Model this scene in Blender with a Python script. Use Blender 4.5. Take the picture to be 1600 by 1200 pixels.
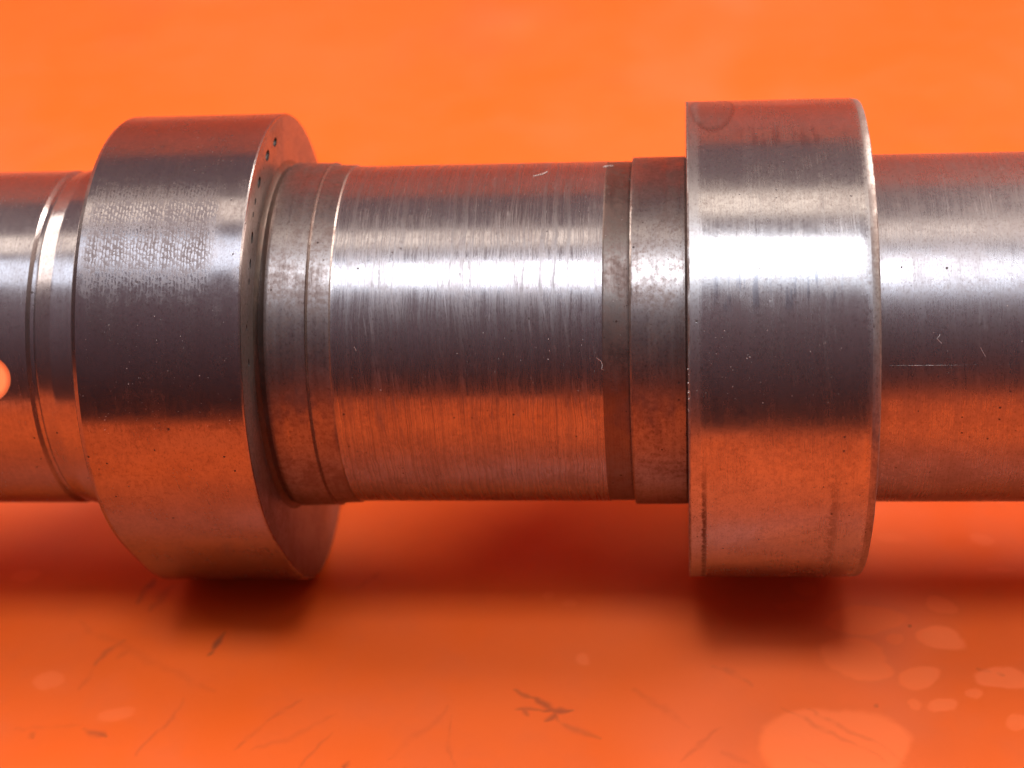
import bpy, bmesh, math, random
import numpy as np
from mathutils import Vector, Matrix
random.seed(7)

scene = bpy.context.scene
COL = scene.collection
for o in list(bpy.data.objects):
    bpy.data.objects.remove(o, do_unlink=True)

# ------------------------------------------------------------------ camera
AXIS_H = 0.0430                      # height of the shaft axis above the sheet (m)
cam_d = bpy.data.cameras.new('camera')
cam = bpy.data.objects.new('camera', cam_d)
COL.objects.link(cam)
right = Vector((0.99497736, 0.0788776, -0.06163096))
up = Vector((0.00748346, 0.5553559, 0.83157911))
fwd = Vector((-0.09982008, 0.82786361, -0.55197627))
cam.matrix_world = Matrix(((right.x, up.x, -fwd.x, 0.0),
                           (right.y, up.y, -fwd.y, -0.22049251),
                           (right.z, up.z, -fwd.z, 0.18077901),
                           (0, 0, 0, 1)))
cam_d.sensor_width = 36.0
cam_d.lens = 61.65
cam_d.clip_start = 0.01
cam_d.clip_end = 50.0
cam_d.dof.use_dof = True
cam_d.dof.focus_distance = 0.232
cam_d.dof.aperture_fstop = 19.0
scene.camera = cam

# ------------------------------------------------------------------ world, lamps, exposure
world = bpy.data.worlds.new('World')
scene.world = world
world.use_nodes = True
wt = world.node_tree
bg = wt.nodes['Background']
tc = wt.nodes.new('ShaderNodeTexCoord')
sep = wt.nodes.new('ShaderNodeSeparateXYZ')
wt.links.new(tc.outputs['Generated'], sep.inputs[0])
mr = wt.nodes.new('ShaderNodeMapRange')
mr.inputs[1].default_value, mr.inputs[2].default_value = 0.0, 0.75
wt.links.new(sep.outputs[2], mr.inputs[0])
mx = wt.nodes.new('ShaderNodeMix')
mx.data_type = 'RGBA'
mx.inputs[6].default_value = (0.044, 0.015, 0.015, 1)      # walls
mx.inputs[7].default_value = (0.225, 0.115, 0.145, 1)      # ceiling
wt.links.new(mr.outputs[0], mx.inputs[0])
wt.links.new(mx.outputs[2], bg.inputs['Color'])
bg.inputs['Strength'].default_value = 1.0

def lamp(name, loc, target, sx, sy, color, radiance):
    ld = bpy.data.lights.new(name, 'AREA')
    ld.shape = 'RECTANGLE'
    ld.size, ld.size_y = sx, sy
    ld.color = color
    ld.energy = radiance * sx * sy * math.pi
    o = bpy.data.objects.new(name, ld)
    COL.objects.link(o)
    o.location = loc
    d = Vector(target) - Vector(loc)
    o.rotation_euler = d.to_track_quat('-Z', 'Y').to_euler()
    return o

lamp('ceiling_lamp_cool', (-0.25, -0.42, 1.20), (-0.20, -0.30, 0.0), 1.7, 0.34, (0.68, 0.84, 1.0), 4.0)
lamp('ceiling_lamp_bright', (-0.03, -0.385, 1.14), (-0.02, -0.29, 0.0), 0.38, 0.24, (0.78, 0.90, 1.0), 23.0)
lamp('ceiling_lamp_warm', (-0.10, 0.14, 1.22), (-0.10, 0.10, 0.0), 1.3, 0.26, (1.0, 0.95, 0.82), 2.7)
lamp('added_lamp_side', (1.15, 0.10, 1.15), (0.0, 0.05, 0.0), 0.80, 0.40, (1.0, 0.95, 0.86), 6.8)  # side pair added to brighten the sheet, kept out of the steel's reflections
lamp('added_lamp_side.001', (-1.15, 0.10, 1.15), (0.0, 0.05, 0.0), 0.80, 0.40, (1.0, 0.95, 0.86), 5.0)
lamp('added_lamp_rear', (1.10, 0.78, 1.10), (0.0, 0.05, 0.0), 0.80, 0.44, (1.0, 0.95, 0.86), 41.0)  # rear pair added, unseen, to light the strip under the shaft
lamp('added_lamp_rear.001', (-1.35, 0.62, 1.10), (0.0, 0.05, 0.0), 0.80, 0.44, (1.0, 0.95, 0.86), 12.0)

scene.view_settings.view_transform = 'Standard'
scene.view_settings.look = 'None'
scene.view_settings.exposure = 0.0
scene.view_settings.gamma = 1.0
scene.render.engine = 'CYCLES'
scene.cycles.max_bounces = 8
scene.cycles.glossy_bounces = 4
scene.cycles.sample_clamp_indirect = 6.0

# ------------------------------------------------------------------ node helpers
class NT:
    def __init__(self, name):
        self.m = bpy.data.materials.new(name)
        self.m.use_nodes = True
        self.t = self.m.node_tree
        self.b = self.t.nodes['Principled BSDF']
    def n(self, kind, **kw):
        nd = self.t.nodes.new(kind)
        for k, v in kw.items():
            setattr(nd, k, v)
        return nd
    def put(self, sock, v):
        if isinstance(v, bpy.types.NodeSocket):
            self.t.links.new(v, sock)
        else:
            sock.default_value = v
    def math(self, op, a, b=0.0, c=None, clamp=False):
        nd = self.n('ShaderNodeMath', operation=op, use_clamp=clamp)
        self.put(nd.inputs[0], a); self.put(nd.inputs[1], b)
        if c is not None:
            self.put(nd.inputs[2], c)
        return nd.outputs[0]
    def vec(self, op, a, b=None, scale=None):
        nd = self.n('ShaderNodeVectorMath', operation=op)
        self.put(nd.inputs[0], a)
        if b is not None:
            self.put(nd.inputs[1], b)
        if scale is not None:
            self.put(nd.inputs[3], scale)
        return nd.outputs[1] if op in ('LENGTH', 'DOT_PRODUCT', 'DISTANCE') else nd.outputs[0]
    def noise(self, v, scale=1.0, detail=2.0, rough=0.5):
        nd = self.n('ShaderNodeTexNoise')
        self.put(nd.inputs['Vector'], v)
        nd.inputs['Scale'].default_value = scale
        nd.inputs['Detail'].default_value = detail
        nd.inputs['Roughness'].default_value = rough
        return nd.outputs[0]
    def ramp(self, v, lo, hi, a=0.0, b=1.0, smooth=True):
        nd = self.n('ShaderNodeMapRange', clamp=True)
        if smooth:
            nd.interpolation_type = 'SMOOTHSTEP'
        self.put(nd.inputs[0], v)
        for i, x in enumerate((lo, hi, a, b)):
            self.put(nd.inputs[i + 1], x)
        return nd.outputs[0]
    def mix(self, f, a, b):
        nd = self.n('ShaderNodeMix', data_type='RGBA')
        self.put(nd.inputs[0], f)
        self.put(nd.inputs[6], a); self.put(nd.inputs[7], b)
        return nd.outputs[2]
    def band(self, x, a, b, soft):
        """1 between a and b with soft ends"""
        return self.math('MULTIPLY', self.ramp(x, a - soft, a + soft), self.ramp(x, b - soft, b + soft, 1.0, 0.0))
    def mm(self):
        """object position in millimetres"""
        tc = self.n('ShaderNodeTexCoord')
        return self.vec('SCALE', tc.outputs['Object'], scale=1000.0)
    def smul(self, v, xyz, off=(0, 0, 0)):
        a = self.vec('MULTIPLY', v, xyz)
        return self.vec('ADD', a, off)
    def bump(self, h, dist, strength=1.0, normal=None):
        nd = self.n('ShaderNodeBump')
        nd.inputs['Strength'].default_value = strength
        nd.inputs['Distance'].default_value = dist
        self.put(nd.inputs['Height'], h)
        if normal is not None:
            self.put(nd.inputs['Normal'], normal)
        return nd.outputs[0]

E = math.radians(32.0)

def steel(name, color=(0.345, 0.30, 0.295), r0=0.10, streak=0.25, fine=0.15, mottle=0.12, dirt=0.35,
          pits=0.0, groove=3.0, grain=0.0, aniso=0.2, chatter=None, seed=0.0, tone=0.25, extra=None, veil=0.20):
    """turned or ground steel: circumferential tool marks about the X axis, mottled wear, brown film, pits.
    groove, grain and pits are depths in microns"""
    N = NT(name)
    p = N.mm()
    sx = N.n('ShaderNodeSeparateXYZ'); N.put(sx.inputs[0], p)
    X, Y, Z = sx.outputs
    # tool marks: fast along the axis, slow round it; a gentle warp keeps them from being ruled lines
    m1 = N.noise(N.smul(p, (.16, .16, .16), (seed + 5, 0, 0)), 1.0, 4, .62)
    m2 = N.noise(N.smul(p, (1.3, 1.3, 1.3), (seed + 8, 0, 0)), 1.0, 3, .65)
    m3 = N.noise(N.smul(p, (4.0, 2.6, 2.6), (seed + 3, 0, 0)), 1.0, 2, .6)
    pw = N.vec('ADD', p, N.vec('SCALE', (1, 0, 0), scale=N.math('MULTIPLY', m1, 1.2)))
    s1 = N.noise(N.smul(pw, (1.2, .012, .012), (seed, 3, 0)), 1.0, 3, .65)
    s2 = N.noise(N.smul(pw, (7.0, .03, .03), (seed, 9, 0)), 1.0, 3, .75)
    sk = N.vec('ADD', p, N.vec('SCALE', (1, 0, 0), scale=N.math('MULTIPLY', Z, .16)))
    s3 = N.noise(N.smul(sk, (4.5, .10, .10), (seed, 1, 5)), 1.0, 2, .7)
    st = N.ramp(s1, .32, .74)
    sf = N.ramp(s2, .34, .72)
    mo = N.ramp(m1, .40, .68)
    rough = N.math('ADD', r0, N.math('MULTIPLY', st, streak))
    rough = N.math('ADD', rough, N.math('MULTIPLY', sf, fine))
    skew = N.math('MULTIPLY', N.ramp(s3, .52, .70), N.ramp(m1, .46, .62))
    rough = N.math('ADD', rough, N.math('MULTIPLY', skew, fine))
    rough = N.math('ADD', rough, N.math('MULTIPLY', mo, mottle))
    rough = N.math('ADD', rough, N.math('MULTIPLY', N.ramp(m2, .42, .68), mottle * .6))
    # thin brown oxide / oil film in patches with their own shapes, and fine grime in the tooth of the metal
    film = N.math('ADD', N.math('MULTIPLY', m1, .55), N.math('MULTIPLY', m2, .45))
    film = N.math('MULTIPLY', N.ramp(film, .40, .62), dirt)
    base = N.mix(film, (*color, 1), (.155, .095, .078, 1))
    base = N.mix(N.math('MULTIPLY', sf, tone), base, (color[0] * .5, color[1] * .47, color[2] * .46, 1))
    base = N.mix(N.math('MULTIPLY', N.ramp(m3, .50, .72), .25 + dirt * .5), base, (.12, .075, .065, 1))
    # little dark specks of rust
    v = N.n('ShaderNodeTexVoronoi', feature='F1')
    N.put(v.inputs['Vector'], N.smul(p, (.85, .85, .85), (seed, 2, 0)))
    v.inputs['Scale'].default_value = 1.0
    vr = N.n('ShaderNodeSeparateXYZ'); N.put(vr.inputs[0], v.outputs['Color'])
    rad = N.math('MULTIPLY', N.ramp(vr.outputs[0], .66, 1.0, 0.0, 1.0), .16)
    wob = N.math('ADD', v.outputs['Distance'], N.math('MULTIPLY', N.math('SUBTRACT', m2, .5), .35))
    speck = N.ramp(N.math('SUBTRACT', rad, wob), 0.0, .05)
    base = N.mix(N.math('MULTIPLY', speck, .75), base, (.045, .022, .018, 1))
    rough = N.math('ADD', rough, N.math('MULTIPLY', speck, .4))
    h = N.math('ADD', N.math('MULTIPLY', s2, .8), N.math('MULTIPLY', s3, .4))
    h = N.math('ADD', h, N.math('MULTIPLY', s1, .9))
    h = N.math('MULTIPLY', h, groove)
    if grain or pits:
        h = N.math('ADD', h, N.math('MULTIPLY', m3, grain))
        h = N.math('SUBTRACT', h, N.math('MULTIPLY', speck, pits))
    if chatter:
        a, b = chatter
        sy = N.math('ADD', N.math('MULTIPLY', Y, math.sin(E)), N.math('MULTIPLY', Z, math.cos(E)))
        wear = N.band(N.math('ADD', X, N.math('MULTIPLY', N.math('SUBTRACT', m2, .5), 3.0)), a, b, 1.1)
        wear = N.math('MULTIPLY', wear, N.ramp(N.math('ADD', sy, N.math('MULTIPLY', N.math('SUBTRACT', m2, .5), 6.0)), 3.0, 12.0))
        wear = N.math('MULTIPLY', wear, N.ramp(N.math('ADD', sy, N.math('MULTIPLY', m1, 6.0)), 19, 25, 1.0, .0))
        arc = N.math('MULTIPLY', N.math('ARCTAN2', Y, Z), 33.0)
        jx = N.noise(N.smul(p, (.9, .5, .5), (seed, 0, 7)), 1.0, 2, .7)
        c2 = N.noise(N.smul(p, (1.0, .03, .03), (seed, 0, 3)), 1.0, 2, .6)
        colw = N.math('SINE', N.math('ADD', N.math('MULTIPLY', X, 2 * math.pi / .47), N.math('MULTIPLY', jx, 9.0)))
        roww = N.math('SINE', N.math('ADD', N.math('ADD', N.math('MULTIPLY', arc, 2 * math.pi / 1.05), N.math('MULTIPLY', X, 4.1)), N.math('MULTIPLY', m2, 19.0)))
        c1 = N.math('MULTIPLY_ADD', N.math('MULTIPLY_ADD', roww, .5, .5), N.math('MULTIPLY_ADD', colw, .5, .5), N.math('MULTIPLY', c2, .8))
        cc = N.math('MULTIPLY', wear, N.ramp(c1, .38, .95, 1.0, 0.0))
        rough = N.math('ADD', rough, N.math('MULTIPLY', cc, .34))
        h = N.math('ADD', h, N.math('MULTIPLY', N.math('MULTIPLY', c1, wear), 2.2))
        base = N.mix(N.math('MULTIPLY', cc, .75), base, (.12, .085, .08, 1))
    if extra:
        base, rough = extra(N, p, X, Y, Z, base, rough, m2)
    nrm = N.bump(h, 1.0e-6)
    N.put(N.b.inputs['Base Color'], base)
    N.b.inputs['Metallic'].default_value = 1.0
    N.put(N.b.inputs['Roughness'], N.math('MINIMUM', rough, .85))
    N.put(N.b.inputs['Normal'], nrm)
    # a film of oil and micro-scratches scatters part of the light far more widely than the ground surface does
    soft = N.n('ShaderNodeBsdfPrincipled')
    N.put(soft.inputs['Base Color'], base)
    soft.inputs['Metallic'].default_value = 1.0
    soft.inputs['Roughness'].default_value = .55
    ms = N.n('ShaderNodeMixShader')
    N.put(ms.inputs[0], N.math('ADD', veil, N.math('MULTIPLY', N.math('SUBTRACT', m2, .5), veil * 1.2), clamp=True))
    N.t.links.new(N.b.outputs[0], ms.inputs[1]); N.t.links.new(soft.outputs[0], ms.inputs[2])
    N.t.links.new(ms.outputs[0], N.t.nodes['Material Output'].inputs['Surface'])
    if aniso:
        tg = N.n('ShaderNodeTangent', direction_type='RADIAL', axis='X')
        N.t.links.new(tg.outputs[0], N.b.inputs['Tangent'])
        N.b.inputs['Anisotropic'].default_value = aniso
        N.b.inputs['Anisotropic Rotation'].default_value = 0.25
    return N

def plain(name, color, rough=.6, metallic=0.0):
    N = NT(name)
    p = N.mm()
    k = N.ramp(N.noise(p, .9, 3), .3, .7)
    N.put(N.b.inputs['Base Color'], N.mix(k, (*color, 1), (color[0] * .6, color[1] * .6, color[2] * .6, 1)))
    N.b.inputs['Roughness'].default_value = rough
    N.b.inputs['Metallic'].default_value = metallic
    return N.m

# ------------------------------------------------------------------ the orange sheet
SCRATCHES = [
    (-74.2, -24.4, -72.3, -19.3, 0.40, 'd', 0.9),
    (-87.8, -11.8, -86.4, -6.1, 0.53, 'd', 0.45),
    (-85.6, -13.4, -83.8, -8.0, 0.63, 'd', 0.25),
    (-91.1, -26.1, -88.1, -20.3, 0.51, 'd', 0.4),
    (-93.1, -32.4, -91.0, -25.9, 0.40, 's', 0.5),
    (-87.2, -25.0, -86.1, -22.7, 0.51, 's', 0.5),
    (-78.9, -46.0, -75.8, -33.3, 0.29, 's', 0.8),
    (-64.6, -43.8, -61.1, -37.3, 0.28, 's', 0.8),
    (-61.1, -37.3, -57.8, -33.7, 0.34, 's', 0.7),
    (-62.1, -44.2, -50.9, -35.6, 0.38, 's', 0.4),
    (-55.8, -47.0, -50.7, -39.8, 0.28, 's', 0.8),
    (-43.3, -45.7, -35.8, -34.7, 0.56, 's', 0.35),
    (-35.0, -36.0, -33.2, -46.7, 0.23, 's', 0.6),
    (-89.4, -39.6, -85.2, -41.4, 0.58, 'd', 0.5),
    (-87.0, -40.5, -85.1, -41.4, 0.38, 'd', 0.6),
    (-97.2, -40.8, -96.1, -41.3, 0.39, 'd', 0.3),
    (-48.2, -47.6, -47.6, -46.0, 0.27, 'd', 0.7),
    (-95.8, -16.2, -71.4, -32.5, 0.71, 's', 0.3),
    (-53.3, -7.7, -49.6, -4.6, 0.52, 's', 0.5),
    (-25.1, -30.4, -22.3, -32.2, 0.33, 'd', 0.55),
    (-22.3, -32.2, -19.7, -34.8, 0.38, 'd', 0.65),
    (-24.8, -34.4, -21.2, -34.6, 0.28, 'd', 0.5),
    (-21.2, -34.6, -17.5, -34.5, 0.33, 'd', 0.7),
    (-20.9, -36.5, -19.7, -35.1, 0.33, 'd', 0.6),
    (-20.1, -34.6, -19.5, -36.4, 0.28, 'd', 0.6),
    (-23.5, -34.6, -22.7, -35.7, 0.28, 'd', 0.5),
    (-19.6, -36.4, -13.1, -40.6, 0.46, 'd', 0.3),
    (-1.3, -44.9, 3.7, -38.6, 0.36, 's', 0.6),
    (13.5, -33.3, 26.9, -45.0, 0.36, 's', 0.6),
    (17.5, -34.1, 30.0, -44.5, 0.36, 's', 0.55),
    (-8.3, -30.3, 0.1, -38.0, 0.55, 's', 0.45),
    (3.0, -26.0, 9.5, -29.6, 0.37, 'd', 0.2),
    (4.1, -42.3, 8.9, -45.3, 0.44, 's', 0.4),
    (41.1, -24.9, 43.1, -25.6, 0.37, 'd', 0.35),
    (44.0, -25.6, 45.3, -26.6, 0.27, 'd', 0.3),
    (25.9, -32.8, 26.3, -33.2, 0.27, 'd', 0.5),
    (16.2, -44.1, 30.5, -55.9, 0.34, 's', 0.4),
    (-99.5, -40.3, -90.2, -38.9, 0.29, 's', 0.3),
]
SPOTS = [
    (26.4, -14.8, 6.24, 3.70, 0.8),
    (24.1, -23.0, 4.69, 4.24, 1),
    (25.7, -26.0, 4.08, 2.48, 1),
    (37.8, -19.7, 3.38, 2.71, 1),
    (32.9, -27.7, 2.76, 2.45, 1),
    (44.9, -27.0, 4.20, 2.86, 1),
    (31.2, -20.0, 1.41, 1.28, 0.7),
    (38.3, -12.1, 2.02, 2.09, 0.55),
    (17.7, -7.4, 1.78, 1.70, 0.5),
    (15.5, -11.4, 1.47, 1.06, 0.45),
    (41.3, -31.5, 1.44, 1.18, 0.7),
    (36.1, -33.8, 2.43, 1.30, 0.8),
    (32.0, -32.8, 0.99, 1.18, 0.7),
    (45.7, -36.1, 2.30, 1.40, 0.7),
    (17.1, -41.2, 7.81, 7.38, 1),
    (23.8, -40.7, 7.25, 6.86, 1),
    (-16.5, -24.2, 1.25, 1.27, 0.6),
    (-108.8, -4.5, 2.40, 1.48, 0.6),
    (-97.9, -30.0, 2.21, 2.39, 0.5),
    (-85.5, -36.8, 3.11, 1.47, 0.4),
    (32.7, 5.1, 2.24, 1.49, 0.35),
    (46.4, 4.9, 1.81, 1.48, 0.4),
    (-22.3, -9.7, 1.01, 1.08, 0.35),
    (-18.7, -12.2, 1.20, 0.91, 0.35),
    (48.7, -2.9, 2.16, 0.94, 0.35),
]


def sheet_material():
    N = NT('orange_plastic')
    p0 = N.mm()
    def attr(name):
        nd = N.n('ShaderNodeAttribute', attribute_name=name)
        return nd.outputs['Fac']
    dark, scr, spot = attr('grime'), attr('scratch'), attr('drip')
    big = N.noise(p0, .012, 4, .6)
    mid = N.noise(p0, .07, 4, .6)
    tiny = N.noise(p0, 1.4, 3, .7)
    col = N.mix(N.ramp(big, .35, .68), (.84, .114, .013, 1), (.84, .128, .024, 1))
    col = N.mix(N.math('MULTIPLY', N.ramp(mid, .45, .72), .22), col, (.70, .120, .030, 1))
    glare = N.ramp(N.noise(N.smul(p0, (.009, .006, .009), (3.3, 1.2, 0)), 1.0, 3, .55), .50, .72)  # pinkish lamp glare painted into the sheet colour as noise patches
    col = N.mix(N.math('MULTIPLY', glare, .85), col, (.86, .175, .070, 1))
    smg = N.ramp(N.noise(N.smul(p0, (.016, .011, .016), (8.1, 4.0, 0)), 1.0, 3, .6), .54, .74)
    col = N.mix(N.math('MULTIPLY', smg, .30), col, (.52, .095, .03, 1))
    col = N.mix(spot, col, (.95, .165, .040, 1))
    col = N.mix(N.math('MULTIPLY', scr, .52), col, (.42, .060, .012, 1))
    col = N.mix(N.math('MULTIPLY', dark, .85), col, (.045, .028, .026, 1))
    # scattered tiny dirt
    v = N.n('ShaderNodeTexVoronoi'); N.put(v.inputs['Vector'], N.smul(p0, (.13, .13, .13)))
    v.inputs['Scale'].default_value = 1.0
    vc = N.n('ShaderNodeSeparateXYZ'); N.put(vc.inputs[0], v.outputs['Color'])
    sp = N.ramp(N.math('SUBTRACT', N.ramp(vc.outputs[1], .55, 1, 0, .05), v.outputs['Distance']), 0.0, .02)
    col = N.mix(N.math('MULTIPLY', sp, .7), col, (.16, .035, .015, 1))
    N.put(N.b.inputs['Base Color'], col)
    rg = N.math('ADD', .34, N.math('MULTIPLY', N.ramp(mid, .35, .7), .14))
    rg = N.math('ADD', rg, N.math('MULTIPLY', spot, .10))
    rg = N.math('ADD', rg, N.math('MULTIPLY', scr, .2))
    N.put(N.b.inputs['Roughness'], rg)
    N.b.inputs['IOR'].default_value = 1.5
    N.b.inputs['Specular IOR Level'].default_value = .33
    h = N.math('ADD', N.math('MULTIPLY', tiny, .25), N.math('MULTIPLY', N.math('ADD', scr, dark), -1.0))
    h = N.math('ADD', h, N.math('MULTIPLY', mid, 6.0))
    N.put(N.b.inputs['Normal'], N.bump(h, 3.0e-5))
    return N.m

def value_noise(x, y, scale, seed):
    """smooth 2-D value noise on numpy arrays, 0..1"""
    rng = np.random.default_rng(seed)
    T = rng.random((256, 256))
    fx, fy = x * scale, y * scale
    ix, iy = np.floor(fx).astype(int), np.floor(fy).astype(int)
    tx, ty = fx - ix, fy - iy
    tx, ty = tx * tx * (3 - 2 * tx), ty * ty * (3 - 2 * ty)
    g = lambda i, j: T[i % 256, j % 256]
    return (g(ix, iy) * (1 - tx) + g(ix + 1, iy) * tx) * (1 - ty) + (g(ix, iy + 1) * (1 - tx) + g(ix + 1, iy + 1) * tx) * ty

def smooth(t):
    t = np.clip(t, 0, 1)
    return t * t * (3 - 2 * t)

def sheet_marks(x, y):
    """wear on the sheet (mm): scuffs and grime, scratches, dried drips"""
    wx = x + (value_noise(x, y, .16, 1) - .5) * 2.2 + (value_noise(x, y, .9, 2) - .5) * .5
    wy = y + (value_noise(x, y, .16, 3) - .5) * 2.2 + (value_noise(x, y, .9, 4) - .5) * .5
    brk = .4 + .6 * smooth((value_noise(x, y, .7, 5) - .2) / .4)
    out = {'d': np.zeros_like(x), 's': np.zeros_like(x)}
    for x0, y0, x1, y1, w, k, s in SCRATCHES:
        dx, dy = x1 - x0, y1 - y0
        L = math.hypot(dx, dy)
        t = np.clip(((wx - x0) * dx + (wy - y0) * dy) / L ** 2, 0, 1)
        d = np.hypot(wx - x0 - t * dx, wy - y0 - t * dy)
        wt = w * 1.3 * (.45 + .8 * np.sin(t * math.pi))
        out[k] = np.maximum(out[k], .85 * s * (1 - smooth(d / wt / 1.35)))
    drip = np.zeros_like(x)
    for cx, cy, rx, ry, s in SPOTS:
        d = np.hypot((wx - cx) / rx, (wy - cy) / ry)
        drip = np.maximum(drip, s * (1 - smooth((d - .86) / .22)))
    return out['d'] * brk, out['s'] * brk, drip

def build_sheet():
    # cross-section in (y, z): flat, a wide sweep, then rising behind; 4 mm thick
    ys = [-.27, -.24, -.20, -.16, -.12, -.09, -.07]
    ys += [-.058 + .00028 * i for i in range(int(.083 / .00028))]
    ys += [.03, .04, .06, .09, .12, .15, .18, .21, .24, .27, .30]
    top = [(y, 0.0) for y in ys]
    cy, r = 0.32, 0.10
    for i in range(0, 25):
        a = math.radians(90 * i / 24 * .9)
        top.append((cy + r * math.sin(a), r - r * math.cos(a)))
    y, z = top[-1]
    dy, dz = math.cos(math.radians(81)), math.sin(math.radians(81))
    for i in range(1, 9):
        top.append((y + dy * .056 * i, z + dz * .056 * i))
    xs = [-.75, -.6, -.45, -.35, -.28, -.22, -.18, -.15, -.13]
    xs += [-.120 + .00028 * i for i in range(int(.180 / .00028))]
    xs += [.065, .08, .10, .13, .17, .22, .30, .40, .55, .75]
    nx, ny = len(xs), len(top)
    T = np.array(top); XS = np.array(xs)
    V = np.zeros((ny, nx, 3))
    V[..., 0] = XS[None, :]; V[..., 1] = T[:, 0][:, None]; V[..., 2] = T[:, 1][:, None]
    tang = np.gradient(T, axis=0); tang /= np.linalg.norm(tang, axis=1)[:, None]
    low = T + np.stack([tang[:, 1], -tang[:, 0]], 1) * .004
    bottom = []
    for i in range(ny):
        bottom += [(xs[0], low[i, 0], low[i, 1]), (xs[-1], low[i, 0], low[i, 1])]
    verts = V.reshape(-1, 3).tolist() + bottom
    i, j = np.meshgrid(np.arange(ny - 1), np.arange(nx - 1), indexing='ij')
    k = (i * nx + j).ravel()
    faces = np.stack([k, k + 1, k + nx + 1, k + nx], 1).tolist()
    b0 = nx * ny
    for i in range(ny - 1):
        p, q = b0 + 2 * i, b0 + 2 * i + 2
        faces.append([q, q + 1, p + 1, p])
        faces.append([i * nx, (i + 1) * nx, q, p])
        faces.append([p + 1, q + 1, (i + 2) * nx - 1, (i + 1) * nx - 1])
    faces.append([b0, b0 + 1] + list(range(nx - 1, -1, -1)))
    e = ny - 1
    faces.append(list(range(e * nx, e * nx + nx)) + [b0 + 2 * e + 1, b0 + 2 * e])
    me = bpy.data.meshes.new('table_surface')
    me.from_pydata(verts, [], faces)
    gx, gy = V[..., 0].ravel() * 1000, V[..., 1].ravel() * 1000
    on_flat = (V[..., 2].ravel() < 1e-6)
    for nm, val in zip(('grime', 'scratch', 'drip'), sheet_marks(gx, gy)):
        at = me.attributes.new(nm, 'FLOAT', 'POINT')
        at.data.foreach_set('value', np.concatenate([val * on_flat, np.zeros(2 * ny)]).astype(np.float32))
    me.polygons.foreach_set('use_smooth', [True] * len(me.polygons))
    me.set_sharp_from_angle(angle=math.radians(40))
    me.update()
    o = bpy.data.objects.new('table_surface', me)
    COL.objects.link(o)
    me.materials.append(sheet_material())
    o['kind'] = 'structure'
    o['label'] = 'glossy orange plastic sheet with scratches and drip spots'
    return o

build_sheet()

# ------------------------------------------------------------------ the camshaft
camshaft = bpy.data.objects.new('camshaft', None)
camshaft.empty_display_size = .02
COL.objects.link(camshaft)
camshaft.location = (0, 0, AXIS_H)
camshaft['label'] = 'worn steel camshaft with two lobes lying across the orange sheet'
camshaft['category'] = 'camshaft'

NSEG = 256

def hull_profile(circles, n=NSEG):
    """polar outline of the convex hull of circles (u, v, r) -> list of (y, z) in metres.
    u points away along the line of sight, v down it; both are rotated into the world."""
    pts = []
    for u, v, r in circles:
        for i in range(720):
            a = 2 * math.pi * i / 720
            pts.append((u + r * math.cos(a), v + r * math.sin(a)))
    pts = sorted(set(pts))
    def half(ps):
        h = []
        for q in ps:
            while len(h) > 1 and (h[-1][0] - h[-2][0]) * (q[1] - h[-2][1]) - (h[-1][1] - h[-2][1]) * (q[0] - h[-2][0]) <= 0:
                h.pop()
            h.append(q)
        return h
    lo = half(pts); hi = half(pts[::-1])
    H = lo[:-1] + hi[:-1]
    ang = [math.atan2(b, a) for a, b in H]
    k = ang.index(min(ang)); H = H[k:] + H[:k]
    H.append(H[0])
    out = []
    m = len(H) - 1
    for i in range(n):
        a = -math.pi + 2 * math.pi * (i + .5) / n
        dx, dy = math.cos(a), math.sin(a)
        for j in range(m):
            (x0, y0), (x1, y1) = H[j], H[j + 1]
            c0 = dx * y0 - dy * x0; c1 = dx * y1 - dy * x1
            if c0 <= 0 <= c1 and (dx * x0 + dy * y0) > 0:
                t = c0 / (c0 - c1) if c0 != c1 else 0
                out.append((math.hypot(x0 + t * (x1 - x0), y0 + t * (y1 - y0)), a)); break
    rs = [r for r, _ in out]
    for _ in range(45):
        rs = [(rs[i - 1] + 2 * rs[i] + rs[(i + 1) % len(rs)]) / 4 for i in range(len(rs))]
    res = []
    for r, (_, a) in zip(rs, out):
        u, v = r * math.cos(a), r * math.sin(a)
        res.append((u * math.cos(E) - v * math.sin(E), -u * math.sin(E) - v * math.cos(E)))
    return [(y / 1000, z / 1000) for y, z in res]

def circle_profile(n=NSEG):
    return None

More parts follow.
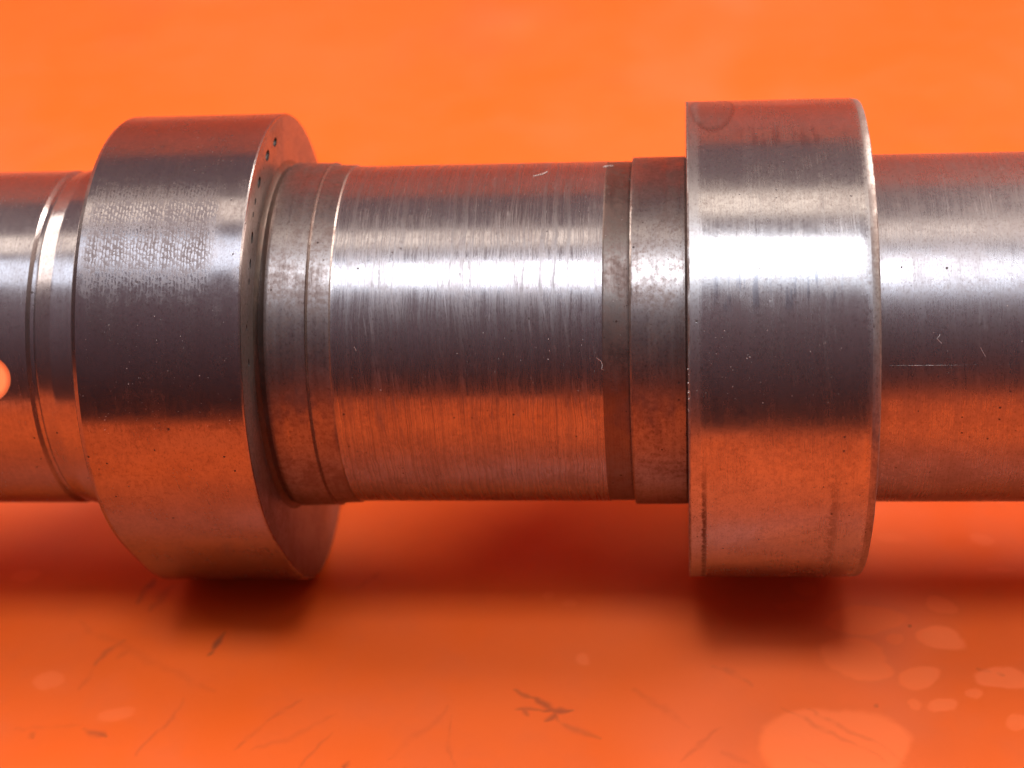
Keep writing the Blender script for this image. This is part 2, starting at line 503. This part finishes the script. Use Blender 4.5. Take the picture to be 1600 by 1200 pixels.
def turned(name, mat, stations, profile=None, cap=(True, True), jitter=None, sharp=28, parent=camshaft, n=NSEG):
    """stations: (x mm, radius mm) for round work, or (x mm, inset mm) with a lobe outline.
    jitter(x_index, angle) -> radial offset in mm for chipped edges"""
    bm = bmesh.new()
    rings = []
    full = []                                     # hold each long run flat right up to its edges
    for si, (x, r) in enumerate(stations):
        full.append((si, x, r))
        if si + 1 < len(stations):
            x1, r1 = stations[si + 1]
            if abs(x1 - x) > 1.5:
                for t in (.12 / abs(x1 - x), .24 / abs(x1 - x), 1 - .24 / abs(x1 - x), 1 - .12 / abs(x1 - x)):
                    full.append((-1, x + (x1 - x) * t, r + (r1 - r) * t))
    for si, x, r in full:
        ring = []
        for i in range(n):
            if profile is None:
                a = 2 * math.pi * i / n
                rr = r + (jitter(si, a) if jitter and si >= 0 else 0.0)
                y, z = rr / 1000 * math.cos(a), rr / 1000 * math.sin(a)
            else:
                y, z = profile[i]
                L = math.hypot(y, z); a = math.atan2(z, y)
                off = (-r + (jitter(si, a) if jitter and si >= 0 else 0.0)) / 1000
                y, z = y * (L + off) / L, z * (L + off) / L
            ring.append(bm.verts.new((x / 1000, y, z)))
        rings.append(ring)
    for s in range(len(rings) - 1):
        for i in range(n):
            k = (i + 1) % n
            bm.faces.new((rings[s][i], rings[s + 1][i], rings[s + 1][k], rings[s][k]))
    if cap[0]:
        bm.faces.new(rings[0])
    if cap[1]:
        bm.faces.new(rings[-1][::-1])
    bmesh.ops.recalc_face_normals(bm, faces=bm.faces[:])
    me = bpy.data.meshes.new(name)
    bm.to_mesh(me); bm.free()
    me.polygons.foreach_set('use_smooth', [True] * len(me.polygons))
    me.set_sharp_from_angle(angle=math.radians(sharp))
    me.materials.append(mat)
    o = bpy.data.objects.new(name, me)
    COL.objects.link(o)
    o.parent = parent
    return o

def cut(o, cutters, mat):
    """boolean the listed bmeshes out of o; cut faces take the second material"""
    bm = bmesh.new()
    for c in cutters:
        me = bpy.data.meshes.new('tmp'); c.to_mesh(me); c.free()
        bm.from_mesh(me); bpy.data.meshes.remove(me)
    me = bpy.data.meshes.new('cutter'); bm.to_mesh(me); bm.free()
    me.materials.append(mat)
    co = bpy.data.objects.new('cutter', me); COL.objects.link(co)
    co.location = camshaft.location
    md = o.modifiers.new('cut', 'BOOLEAN')
    md.operation = 'DIFFERENCE'; md.solver = 'EXACT'; md.object = co
    md.material_mode = 'TRANSFER'
    bpy.context.view_layer.update()
    dg = bpy.context.evaluated_depsgraph_get()
    new = bpy.data.meshes.new_from_object(o.evaluated_get(dg))
    o.modifiers.remove(md)
    old = o.data; o.data = new; new.name = old.name
    bpy.data.meshes.remove(old)
    bpy.data.objects.remove(co, do_unlink=True)
    bpy.data.meshes.remove(me)

def wobble(amp, k, seed):
    rnd = random.Random(seed)
    ph = [(rnd.uniform(0, 6.28), rnd.randint(k, k * 6), rnd.uniform(.3, 1)) for _ in range(9)]
    return lambda a: amp * sum(w * math.sin(f * a + p) for p, f, w in ph) / 3

def lobe_b_marks(N, p, X, Y, Z, base, rough, m2):
    """dull rims, dark smears under the ground track, a dried drop, two grooves of grime"""
    up_ = N.math('ADD', N.math('MULTIPLY', Y, math.sin(E)), N.math('MULTIPLY', Z, math.cos(E)))
    rim = N.math('SUBTRACT', 1.0, N.band(N.math('ADD', X, N.math('MULTIPLY', N.math('SUBTRACT', m2, .5), 1.2)), 1.7, 23.0, .45))
    rough = N.math('ADD', rough, N.math('MULTIPLY', rim, .12))
    sm = N.noise(N.smul(p, (1.25, .12, .12), (3, 0, 0)), 1.0, 3, .6)
    smear = N.math('MULTIPLY', N.ramp(sm, .52, .62), N.band(N.math('ADD', up_, N.math('MULTIPLY', m2, 3.0)), 4.2, 9.2, 1.0))
    base = N.mix(N.math('MULTIPLY', N.math('MULTIPLY', smear, N.band(X, 3.5, 20, 1.0)), .42), base, (.10, .10, .13, 1))
    sm2 = N.math('MULTIPLY', N.ramp(N.noise(N.smul(p, (1.1, .1, .1), (9, 0, 0)), 1.0, 3, .6), .48, .62), N.band(up_, 24.5, 27.8, .8))
    base = N.mix(N.math('MULTIPLY', N.math('MULTIPLY', sm2, N.band(X, 7, 21, 1.5)), .35), base, (.13, .08, .09, 1))
    q = N.vec('MULTIPLY', N.vec('SUBTRACT', p, (3.6, 6.5, 34.5)), (1 / 3.2, 1 / 9.5, 1 / 9.5))
    d = N.math('ADD', N.vec('LENGTH', q), N.math('MULTIPLY', N.math('SUBTRACT', m2, .5), .3))
    base = N.mix(N.ramp(d, .9, 1.0, .32, 0.0), base, (.16, .10, .09, 1))
    base = N.mix(N.math('MULTIPLY', N.band(d, .86, 1.0, .08), .45), base, (.14, .09, .08, 1))
    rough = N.math('ADD', rough, N.ramp(d, .9, 1.0, .10, 0.0))
    low = N.ramp(up_, -26, -14, 1.0, 0.0)
    g1 = N.band(N.math('ADD', X, N.math('MULTIPLY', N.math('SUBTRACT', m2, .5), .7)), 1.75, 2.35, .18)
    g2 = N.band(N.math('ADD', X, N.math('MULTIPLY', N.math('SUBTRACT', m2, .5), 1.2)), 18.6, 19.6, .5)
    g = N.math('MULTIPLY', N.math('MAXIMUM', g1, N.math('MULTIPLY', g2, .45)), low)
    base = N.mix(N.math('MULTIPLY', g, N.ramp(m2, .3, .55, .4, .85)), base, (.06, .03, .025, 1))
    rough = N.math('ADD', rough, N.math('MULTIPLY', g, .2))
    return base, rough

m_journal = steel('ground_steel', r0=.115, streak=.10, fine=.24, mottle=.06, dirt=.35, groove=3.0, grain=.6, aniso=.3, tone=.7, seed=2.0).m
m_shaft = steel('turned_steel', r0=.22, streak=.04, fine=.09, mottle=.06, dirt=.28, groove=2.5, grain=1.0, aniso=.2, seed=21.0).m
m_left = steel('polished_steel', r0=.13, streak=.05, fine=.06, mottle=.05, dirt=.20, groove=1.2, aniso=.2, seed=33.0).m
m_collar = steel('dull_steel', color=(.26, .215, .20), r0=.26, streak=.08, fine=.08, mottle=.16, dirt=.75, pits=14.0, grain=5.0, groove=2.5, aniso=.1, seed=44.0).m
m_relief = steel('stained_steel', color=(.15, .115, .10), r0=.32, streak=.05, fine=.06, mottle=.18, dirt=.85, pits=18.0, grain=8.0, groove=1.5, aniso=.0, seed=55.0).m
m_lobe_a = steel('worn_lobe_steel', color=(.31, .265, .26), r0=.13, streak=.04, fine=.04, mottle=.08, dirt=.35, pits=8.0, groove=1.0, grain=.8, aniso=.15, chatter=(-80.4, -63.2), seed=66.0, veil=.13).m
m_lobe_b = steel('hardened_lobe_steel', color=(.375, .33, .315), r0=.15, streak=.03, fine=.07, mottle=.06, dirt=.32, pits=10.0, groove=2.0, grain=1.6, aniso=.2, seed=77.0, veil=.14, extra=lobe_b_marks).m
m_lobe_rim = steel('worn_rim_steel', color=(.30, .26, .245), r0=.40, streak=.05, fine=.05, mottle=.14, dirt=.65, pits=14.0, grain=5, groove=1.5, aniso=0, seed=81.0).m
m_face = steel('machined_face_steel', color=(.30, .25, .235), r0=.34, streak=0, fine=0, mottle=.08, dirt=.5, groove=.3, grain=2.5, aniso=0, seed=88.0).m
m_pit = plain('dark_pit', (.03, .018, .015), .5)
m_hole = plain('sight_bore', (.60, .55, .52), .25, 1.0)

# shaft running out to the left, with an added bore in place of an orange reflection
sl = turned('shaft_section', m_left, [(-190, 24.6), (-189.2, 25.2), (-91.2, 25.2), (-90.7, 24.75), (-90.2, 24.75)], cap=(True, True))
c = bmesh.new()
bmesh.ops.create_cone(c, cap_ends=True, segments=48, radius1=.0033, radius2=.0033, depth=.14)
bore = Vector((-.383, .772, -.509)).normalized()             # aimed along the camera ray so lit sheet shows through
rot = bore.to_track_quat('Z', 'Y').to_matrix().to_4x4()
entry = Vector((-.0972, -.0239, .0081))
bmesh.ops.transform(c, matrix=Matrix.Translation(entry) @ rot, verts=c.verts[:])
cut(sl, [c], m_hole)
# bevelled collar beside the first lobe
turned('collar', m_left, [(-90.2, 24.75), (-89.9, 25.0), (-87.6, 25.5), (-87.3, 25.5), (-82.0, 25.5)], cap=(False, False))
# first lobe: nose turned down, it stands on the sheet
prof_a = hull_profile([(0, 0, 33.0), (11.5, 9.5, 29.0)])
lobe_a = turned('cam_lobe', m_lobe_a, [(-82.2, .9), (-81.9, .35), (-81.3, 0.0), (-70, 0), (-59.1, 0), (-58.9, .12), (-58.8, .35)], profile=prof_a, cap=(True, True))
lobe_a['label'] = 'lobe with a chattered wear track and pitted side face'
lobe_a.data.materials.append(m_face)
for pl in lobe_a.data.polygons:
    if len(pl.vertices) > 8:
        pl.material_index = 1
pits = []
for (py, pz, s) in [(.0049, .0296, 1.0), (-.0004, .0301, 1.1), (-.0069, .0292, .9), (-.0104, .0281, .5), (-.0149, .0249, .8), (-.0178, .0225, .65), (-.0198, .0209, .45), (-.0125, .0272, .4), (-.0245, .0165, .4), (-.0262, .0120, .5)]:
    c = bmesh.new()
    bmesh.ops.create_icosphere(c, subdivisions=2, radius=.00105 * s)
    bmesh.ops.transform(c, matrix=Matrix.Translation((-.0588, py, pz)) @ Matrix.Rotation(math.atan2(pz, py), 4, 'X') @ Matrix.Diagonal((.8, .62, 1.15, 1)), verts=c.verts[:])
    pits.append(c)
cut(lobe_a, pits, m_pit)
# undercut, shoulder and thin ridge after the first lobe
turned('undercut', m_relief, [(-58.85, 26.3), (-58.65, 25.7), (-58.3, 25.25), (-58.0, 25.3), (-57.5, 25.6)], cap=(False, False))
turned('collar', m_collar, [(-57.5, 25.6), (-57.1, 25.7), (-51.9, 25.55), (-51.7, 25.65), (-51.5, 25.3), (-48.6, 25.2), (-48.4, 25.02)], cap=(False, False))
# polished bearing journal
turned('bearing_journal', m_journal, [(-48.4, 25.02), (-48.2, 25.0), (-30, 25.0), (-11.6, 25.0), (-11.4, 25.0)], cap=(False, False))
turned('relief_band', m_relief, [(-11.4, 25.0), (-11.2, 24.93), (-8.1, 24.93), (-7.8, 24.85)], cap=(False, False))
w1 = wobble(.06, 11, 3)
turned('collar', m_collar, [(-7.8, 24.85), (-7.72, 25.35), (-7.5, 25.5), (-0.3, 25.5), (0.0, 25.3)], cap=(False, False),
       jitter=lambda i, a: w1(a) if i in (1, 2) else 0.0)
# second lobe, nose turned away from the camera
prof_b = hull_profile([(0, 1.2, 34.5), (7.0, 1.7, 35.2)])
w2 = wobble(.16, 17, 5)
w3 = wobble(.12, 13, 8)
lobe_b = turned('cam_lobe', m_lobe_b, [(0.0, .32), (.08, .10), (.30, 0.0), (12, 0), (22.2, 0), (23.4, .02), (24.2, .16), (24.4, .32), (24.5, .7)], profile=prof_b, cap=(True, True), sharp=35,
                jitter=lambda i, a: w2(a) if i < 2 else (w3(a) if i == 8 else 0.0))
lobe_b.data.materials.append(m_lobe_rim)
for pl in lobe_b.data.polygons:
    if pl.center.x > .0234 or pl.center.x < .0003:
        pl.material_index = 1
lobe_b['label'] = 'bright lobe with chipped left edge'
plain_shaft = turned('shaft_section', m_shaft, [(24.4, 25.3), (24.8, 25.2), (60, 25.2), (178, 25.2), (179, 24.6)], cap=(False, True))

# a fine bright score along the plain shaft
def score_line(x0, x1, deg, r, w, parent):
    bm = bmesh.new()
    prev = None
    a0 = math.radians(deg)
    n = 40
    for i in range(n + 1):
        t = i / n
        x = (x0 + (x1 - x0) * t) / 1000
        ww = w * (.5 + random.random()) * math.sin(math.pi * min(1, max(.03, t * 1.0 if t < .5 else (1 - t)) * 3)) * .5
        row = []
        for k in (-1, 0, 1):
            a = a0 + k * ww / r + math.radians(.05) * math.sin(t * 9)
            rr = (r + (.025 if k == 0 else .0)) / 1000
            u, v = -rr * math.cos(a), rr * math.sin(a)
            row.append(bm.verts.new((x, u * math.cos(E) - v * math.sin(E), -u * math.sin(E) - v * math.cos(E))))
        if prev:
            for k in (0, 1):
                bm.faces.new((prev[k], row[k], row[k + 1], prev[k + 1]))
        prev = row
    bmesh.ops.recalc_face_normals(bm, faces=bm.faces[:])
    me = bpy.data.meshes.new('score_line'); bm.to_mesh(me); bm.free()
    me.materials.append(plain('bright_score', (.55, .52, .50), .45, .6))
    o = bpy.data.objects.new('score_line', me); COL.objects.link(o)
    o.parent = parent
    return o
score_line(26.5, 56, 11.2, 25.2, .055, plain_shaft)

# ------------------------------------------------------------------ dust, grit and lint lying on the metal
def on_round(x, deg, r):
    """point and outward normal on the work; deg = 0 faces the line of sight, positive is lower"""
    a = math.radians(deg)
    u, v = -math.cos(a), math.sin(a)
    n = Vector((0, u * math.cos(E) - v * math.sin(E), -u * math.sin(E) - v * math.cos(E)))
    return Vector((x / 1000, 0, AXIS_H)) + n * (r / 1000), n

def flake(bm, p, n, size, flat=.35):
    t = Vector((1, 0, 0)); b = n.cross(t).normalized()
    ang = random.uniform(0, 6.28)
    e1 = t * math.cos(ang) + b * math.sin(ang); e2 = n.cross(e1)
    k = random.randint(4, 6)
    asp = random.uniform(.35, 1.0)
    base = []
    for i in range(k):
        a = 6.283 * i / k + random.uniform(-.3, .3)
        rr = size * random.uniform(.6, 1.1)
        base.append(bm.verts.new(p + e1 * (rr * math.cos(a)) + e2 * (rr * asp * math.sin(a)) - n * size * .1))
    tip = bm.verts.new(p + n * size * flat * random.uniform(.5, 1.5) + e1 * size * random.uniform(-.3, .3))
    for i in range(k):
        bm.faces.new((base[i], base[(i + 1) % k], tip))

def finish(name, bm, mat, label, cat):
    bmesh.ops.recalc_face_normals(bm, faces=bm.faces[:])
    me = bpy.data.meshes.new(name); bm.to_mesh(me); bm.free()
    me.materials.append(mat)
    o = bpy.data.objects.new(name, me); COL.objects.link(o)
    o['kind'] = 'stuff'; o['label'] = label; o['category'] = cat
    return o

m_dust = plain('pale_dust', (.75, .66, .60), .8)
m_grit = plain('dark_grit', (.04, .024, .02), .8)
pale = bmesh.new(); grit = bmesh.new()
def spray(bm, count, x0, x1, d0, d1, r, s0, s1, power=2.5):
    for _ in range(count):
        x = random.uniform(x0, x1); d = random.uniform(d0, d1)
        s = s0 + (s1 - s0) * random.random() ** power
        rad = r(x, d) if callable(r) else r
        p, n = on_round(x, d, rad)
        flake(bm, p, n, s / 1000)
def lobe_radius(profile):
    tab = []
    for y, z in profile:
        u = y * math.cos(E) - z * math.sin(E); v = -y * math.sin(E) - z * math.cos(E)
        tab.append((math.degrees(math.atan2(v, -u)), math.hypot(y, z) * 1000))
    tab.sort()
    def f(x, d):
        return min(tab, key=lambda t: abs(t[0] - d))[1]
    return f
ra, rb = lobe_radius(prof_a), lobe_radius(prof_b)
spray(pale, 110, -81, -59.5, -5, 24, ra, .025, .10)
spray(pale, 30, -81, -59.5, -60, -35, ra, .025, .08)
spray(pale, 120, -47, -12, -66, -30, 25.0, .025, .10)
spray(pale, 90, -32, -12, 0, 15, 25.0, .025, .09)
spray(pale, 30, -47, -12, 8, 50, 25.0, .03, .10)
spray(pale, 50, -12, 0, -70, 15, 25.3, .03, .09)
spray(pale, 90, .5, 20, 0, 16, rb, .03, .11)
spray(pale, 30, .5, 24, -65, -30, rb, .025, .08)
spray(pale, 40, 25, 50, -10, 16, 25.2, .03, .10)
spray(pale, 24, .0, .35, 5, 18, lambda x, d: rb(x, d) - .05, .06, .16, 1.0)
spray(grit, 110, -8.05, -7.45, -75, 60, 25.3, .05, .16, 1.2)
spray(grit, 160, -11.6, -8.0, -60, 60, 24.93, .04, .13)
spray(grit, 60, -11.7, -11.1, -60, 60, 24.95, .04, .12, 1.2)
spray(grit, 70, -57.6, -48.6, -50, 55, 25.5, .04, .12)
spray(grit, 60, -7.4, -.3, -60, 60, 25.5, .04, .13)
spray(grit, 40, -.35, .0, -50, 50, 25.6, .05, .15, 1.2)
spray(grit, 60, -11.5, -4.5, -40, -8, 25.3, .04, .11)
spray(grit, 30, -52.1, -51.4, -50, 30, 25.6, .04, .10, 1.2)
spray(grit, 70, .2, 24, 34, 75, rb, .04, .12)
spray(grit, 18, .2, 3.2, 38, 46, rb, .06, .16, 1.0)
spray(grit, 60, -.05, .25, -85, -40, lambda x, d: rb(x, d) - .1, .06, .14, 1.0)
spray(grit, 30, 25, 52, -40, -12, 25.2, .04, .12)
spray(grit, 25, 30, 52, 35, 55, 25.2, .05, .14)
spray(grit, 16, -80, -60, 20, 70, ra, .04, .13)
for x, d, s in ((-41.7, 18.0, .26), (-40.3, 37, .10)):
    p, n = on_round(x, d, 25.0); flake(pale, p, n, s / 1000)
for x, d, s in ((-22.3, 25.5, .19), (-46.0, 41, .28), (-45.8, 43, .2), (-38.2, -52, .2), (-37.6, -51, .15)):
    p, n = on_round(x, d, 25.0); flake(grit, p, n, s / 1000)
def fibre(bm, pts, r, rad):
    """curly lint: (x mm, degrees) points laid on the metal, as a thin three-sided thread"""
    fine = []
    for i in range(len(pts) - 1):
        for k in range(5):
            t = k / 5
            fine.append((pts[i][0] * (1 - t) + pts[i + 1][0] * t, pts[i][1] * (1 - t) + pts[i + 1][1] * t))
    fine.append(pts[-1])
    P = [on_round(x, d, r + .04) for x, d in fine]
    prev = None
    for i, (p, n) in enumerate(P):
        t = (P[min(i + 1, len(P) - 1)][0] - P[max(i - 1, 0)][0]).normalized()
        b = t.cross(n).normalized()
        ring = [bm.verts.new(p + (b * math.cos(a) + n * math.sin(a)) * rad / 1000) for a in (0, 2.09, 4.19)]
        if prev:
            for k in range(3):
                bm.faces.new((prev[k], ring[k], ring[(k + 1) % 3], prev[(k + 1) % 3]))
        prev = ring
fibre(pale, [(-12.2, 8.0), (-11.9, 8.6), (-11.6, 9.0), (-11.4, 10.2), (-11.5, 11.6), (-11.2, 12.0)], 25.0, .03)
fibre(pale, [(-21.6, -62), (-21.0, -62.6), (-20.3, -63.8), (-19.6, -66)], 25.0, .03)
fibre(pale, [(33.0, 2.0), (32.6, 3.2), (33.2, 4.6)], 25.2, .03)
fibre(pale, [(38.2, 6.0), (38.6, 7.6), (38.9, 8.8)], 25.2, .025)
fibre(pale, [(-11.8, -70), (-11.0, -71), (-10.4, -71)], 25.0, .04)
fibre(pale, [(-45.1, 4), (-44.8, 5.2)], 25.0, .025)
finish('dust', pale, m_dust, 'pale dust flecks and lint on the steel camshaft', 'dust')
finish('grit', grit, m_grit, 'dark rust grit clinging to the steel camshaft', 'grit')
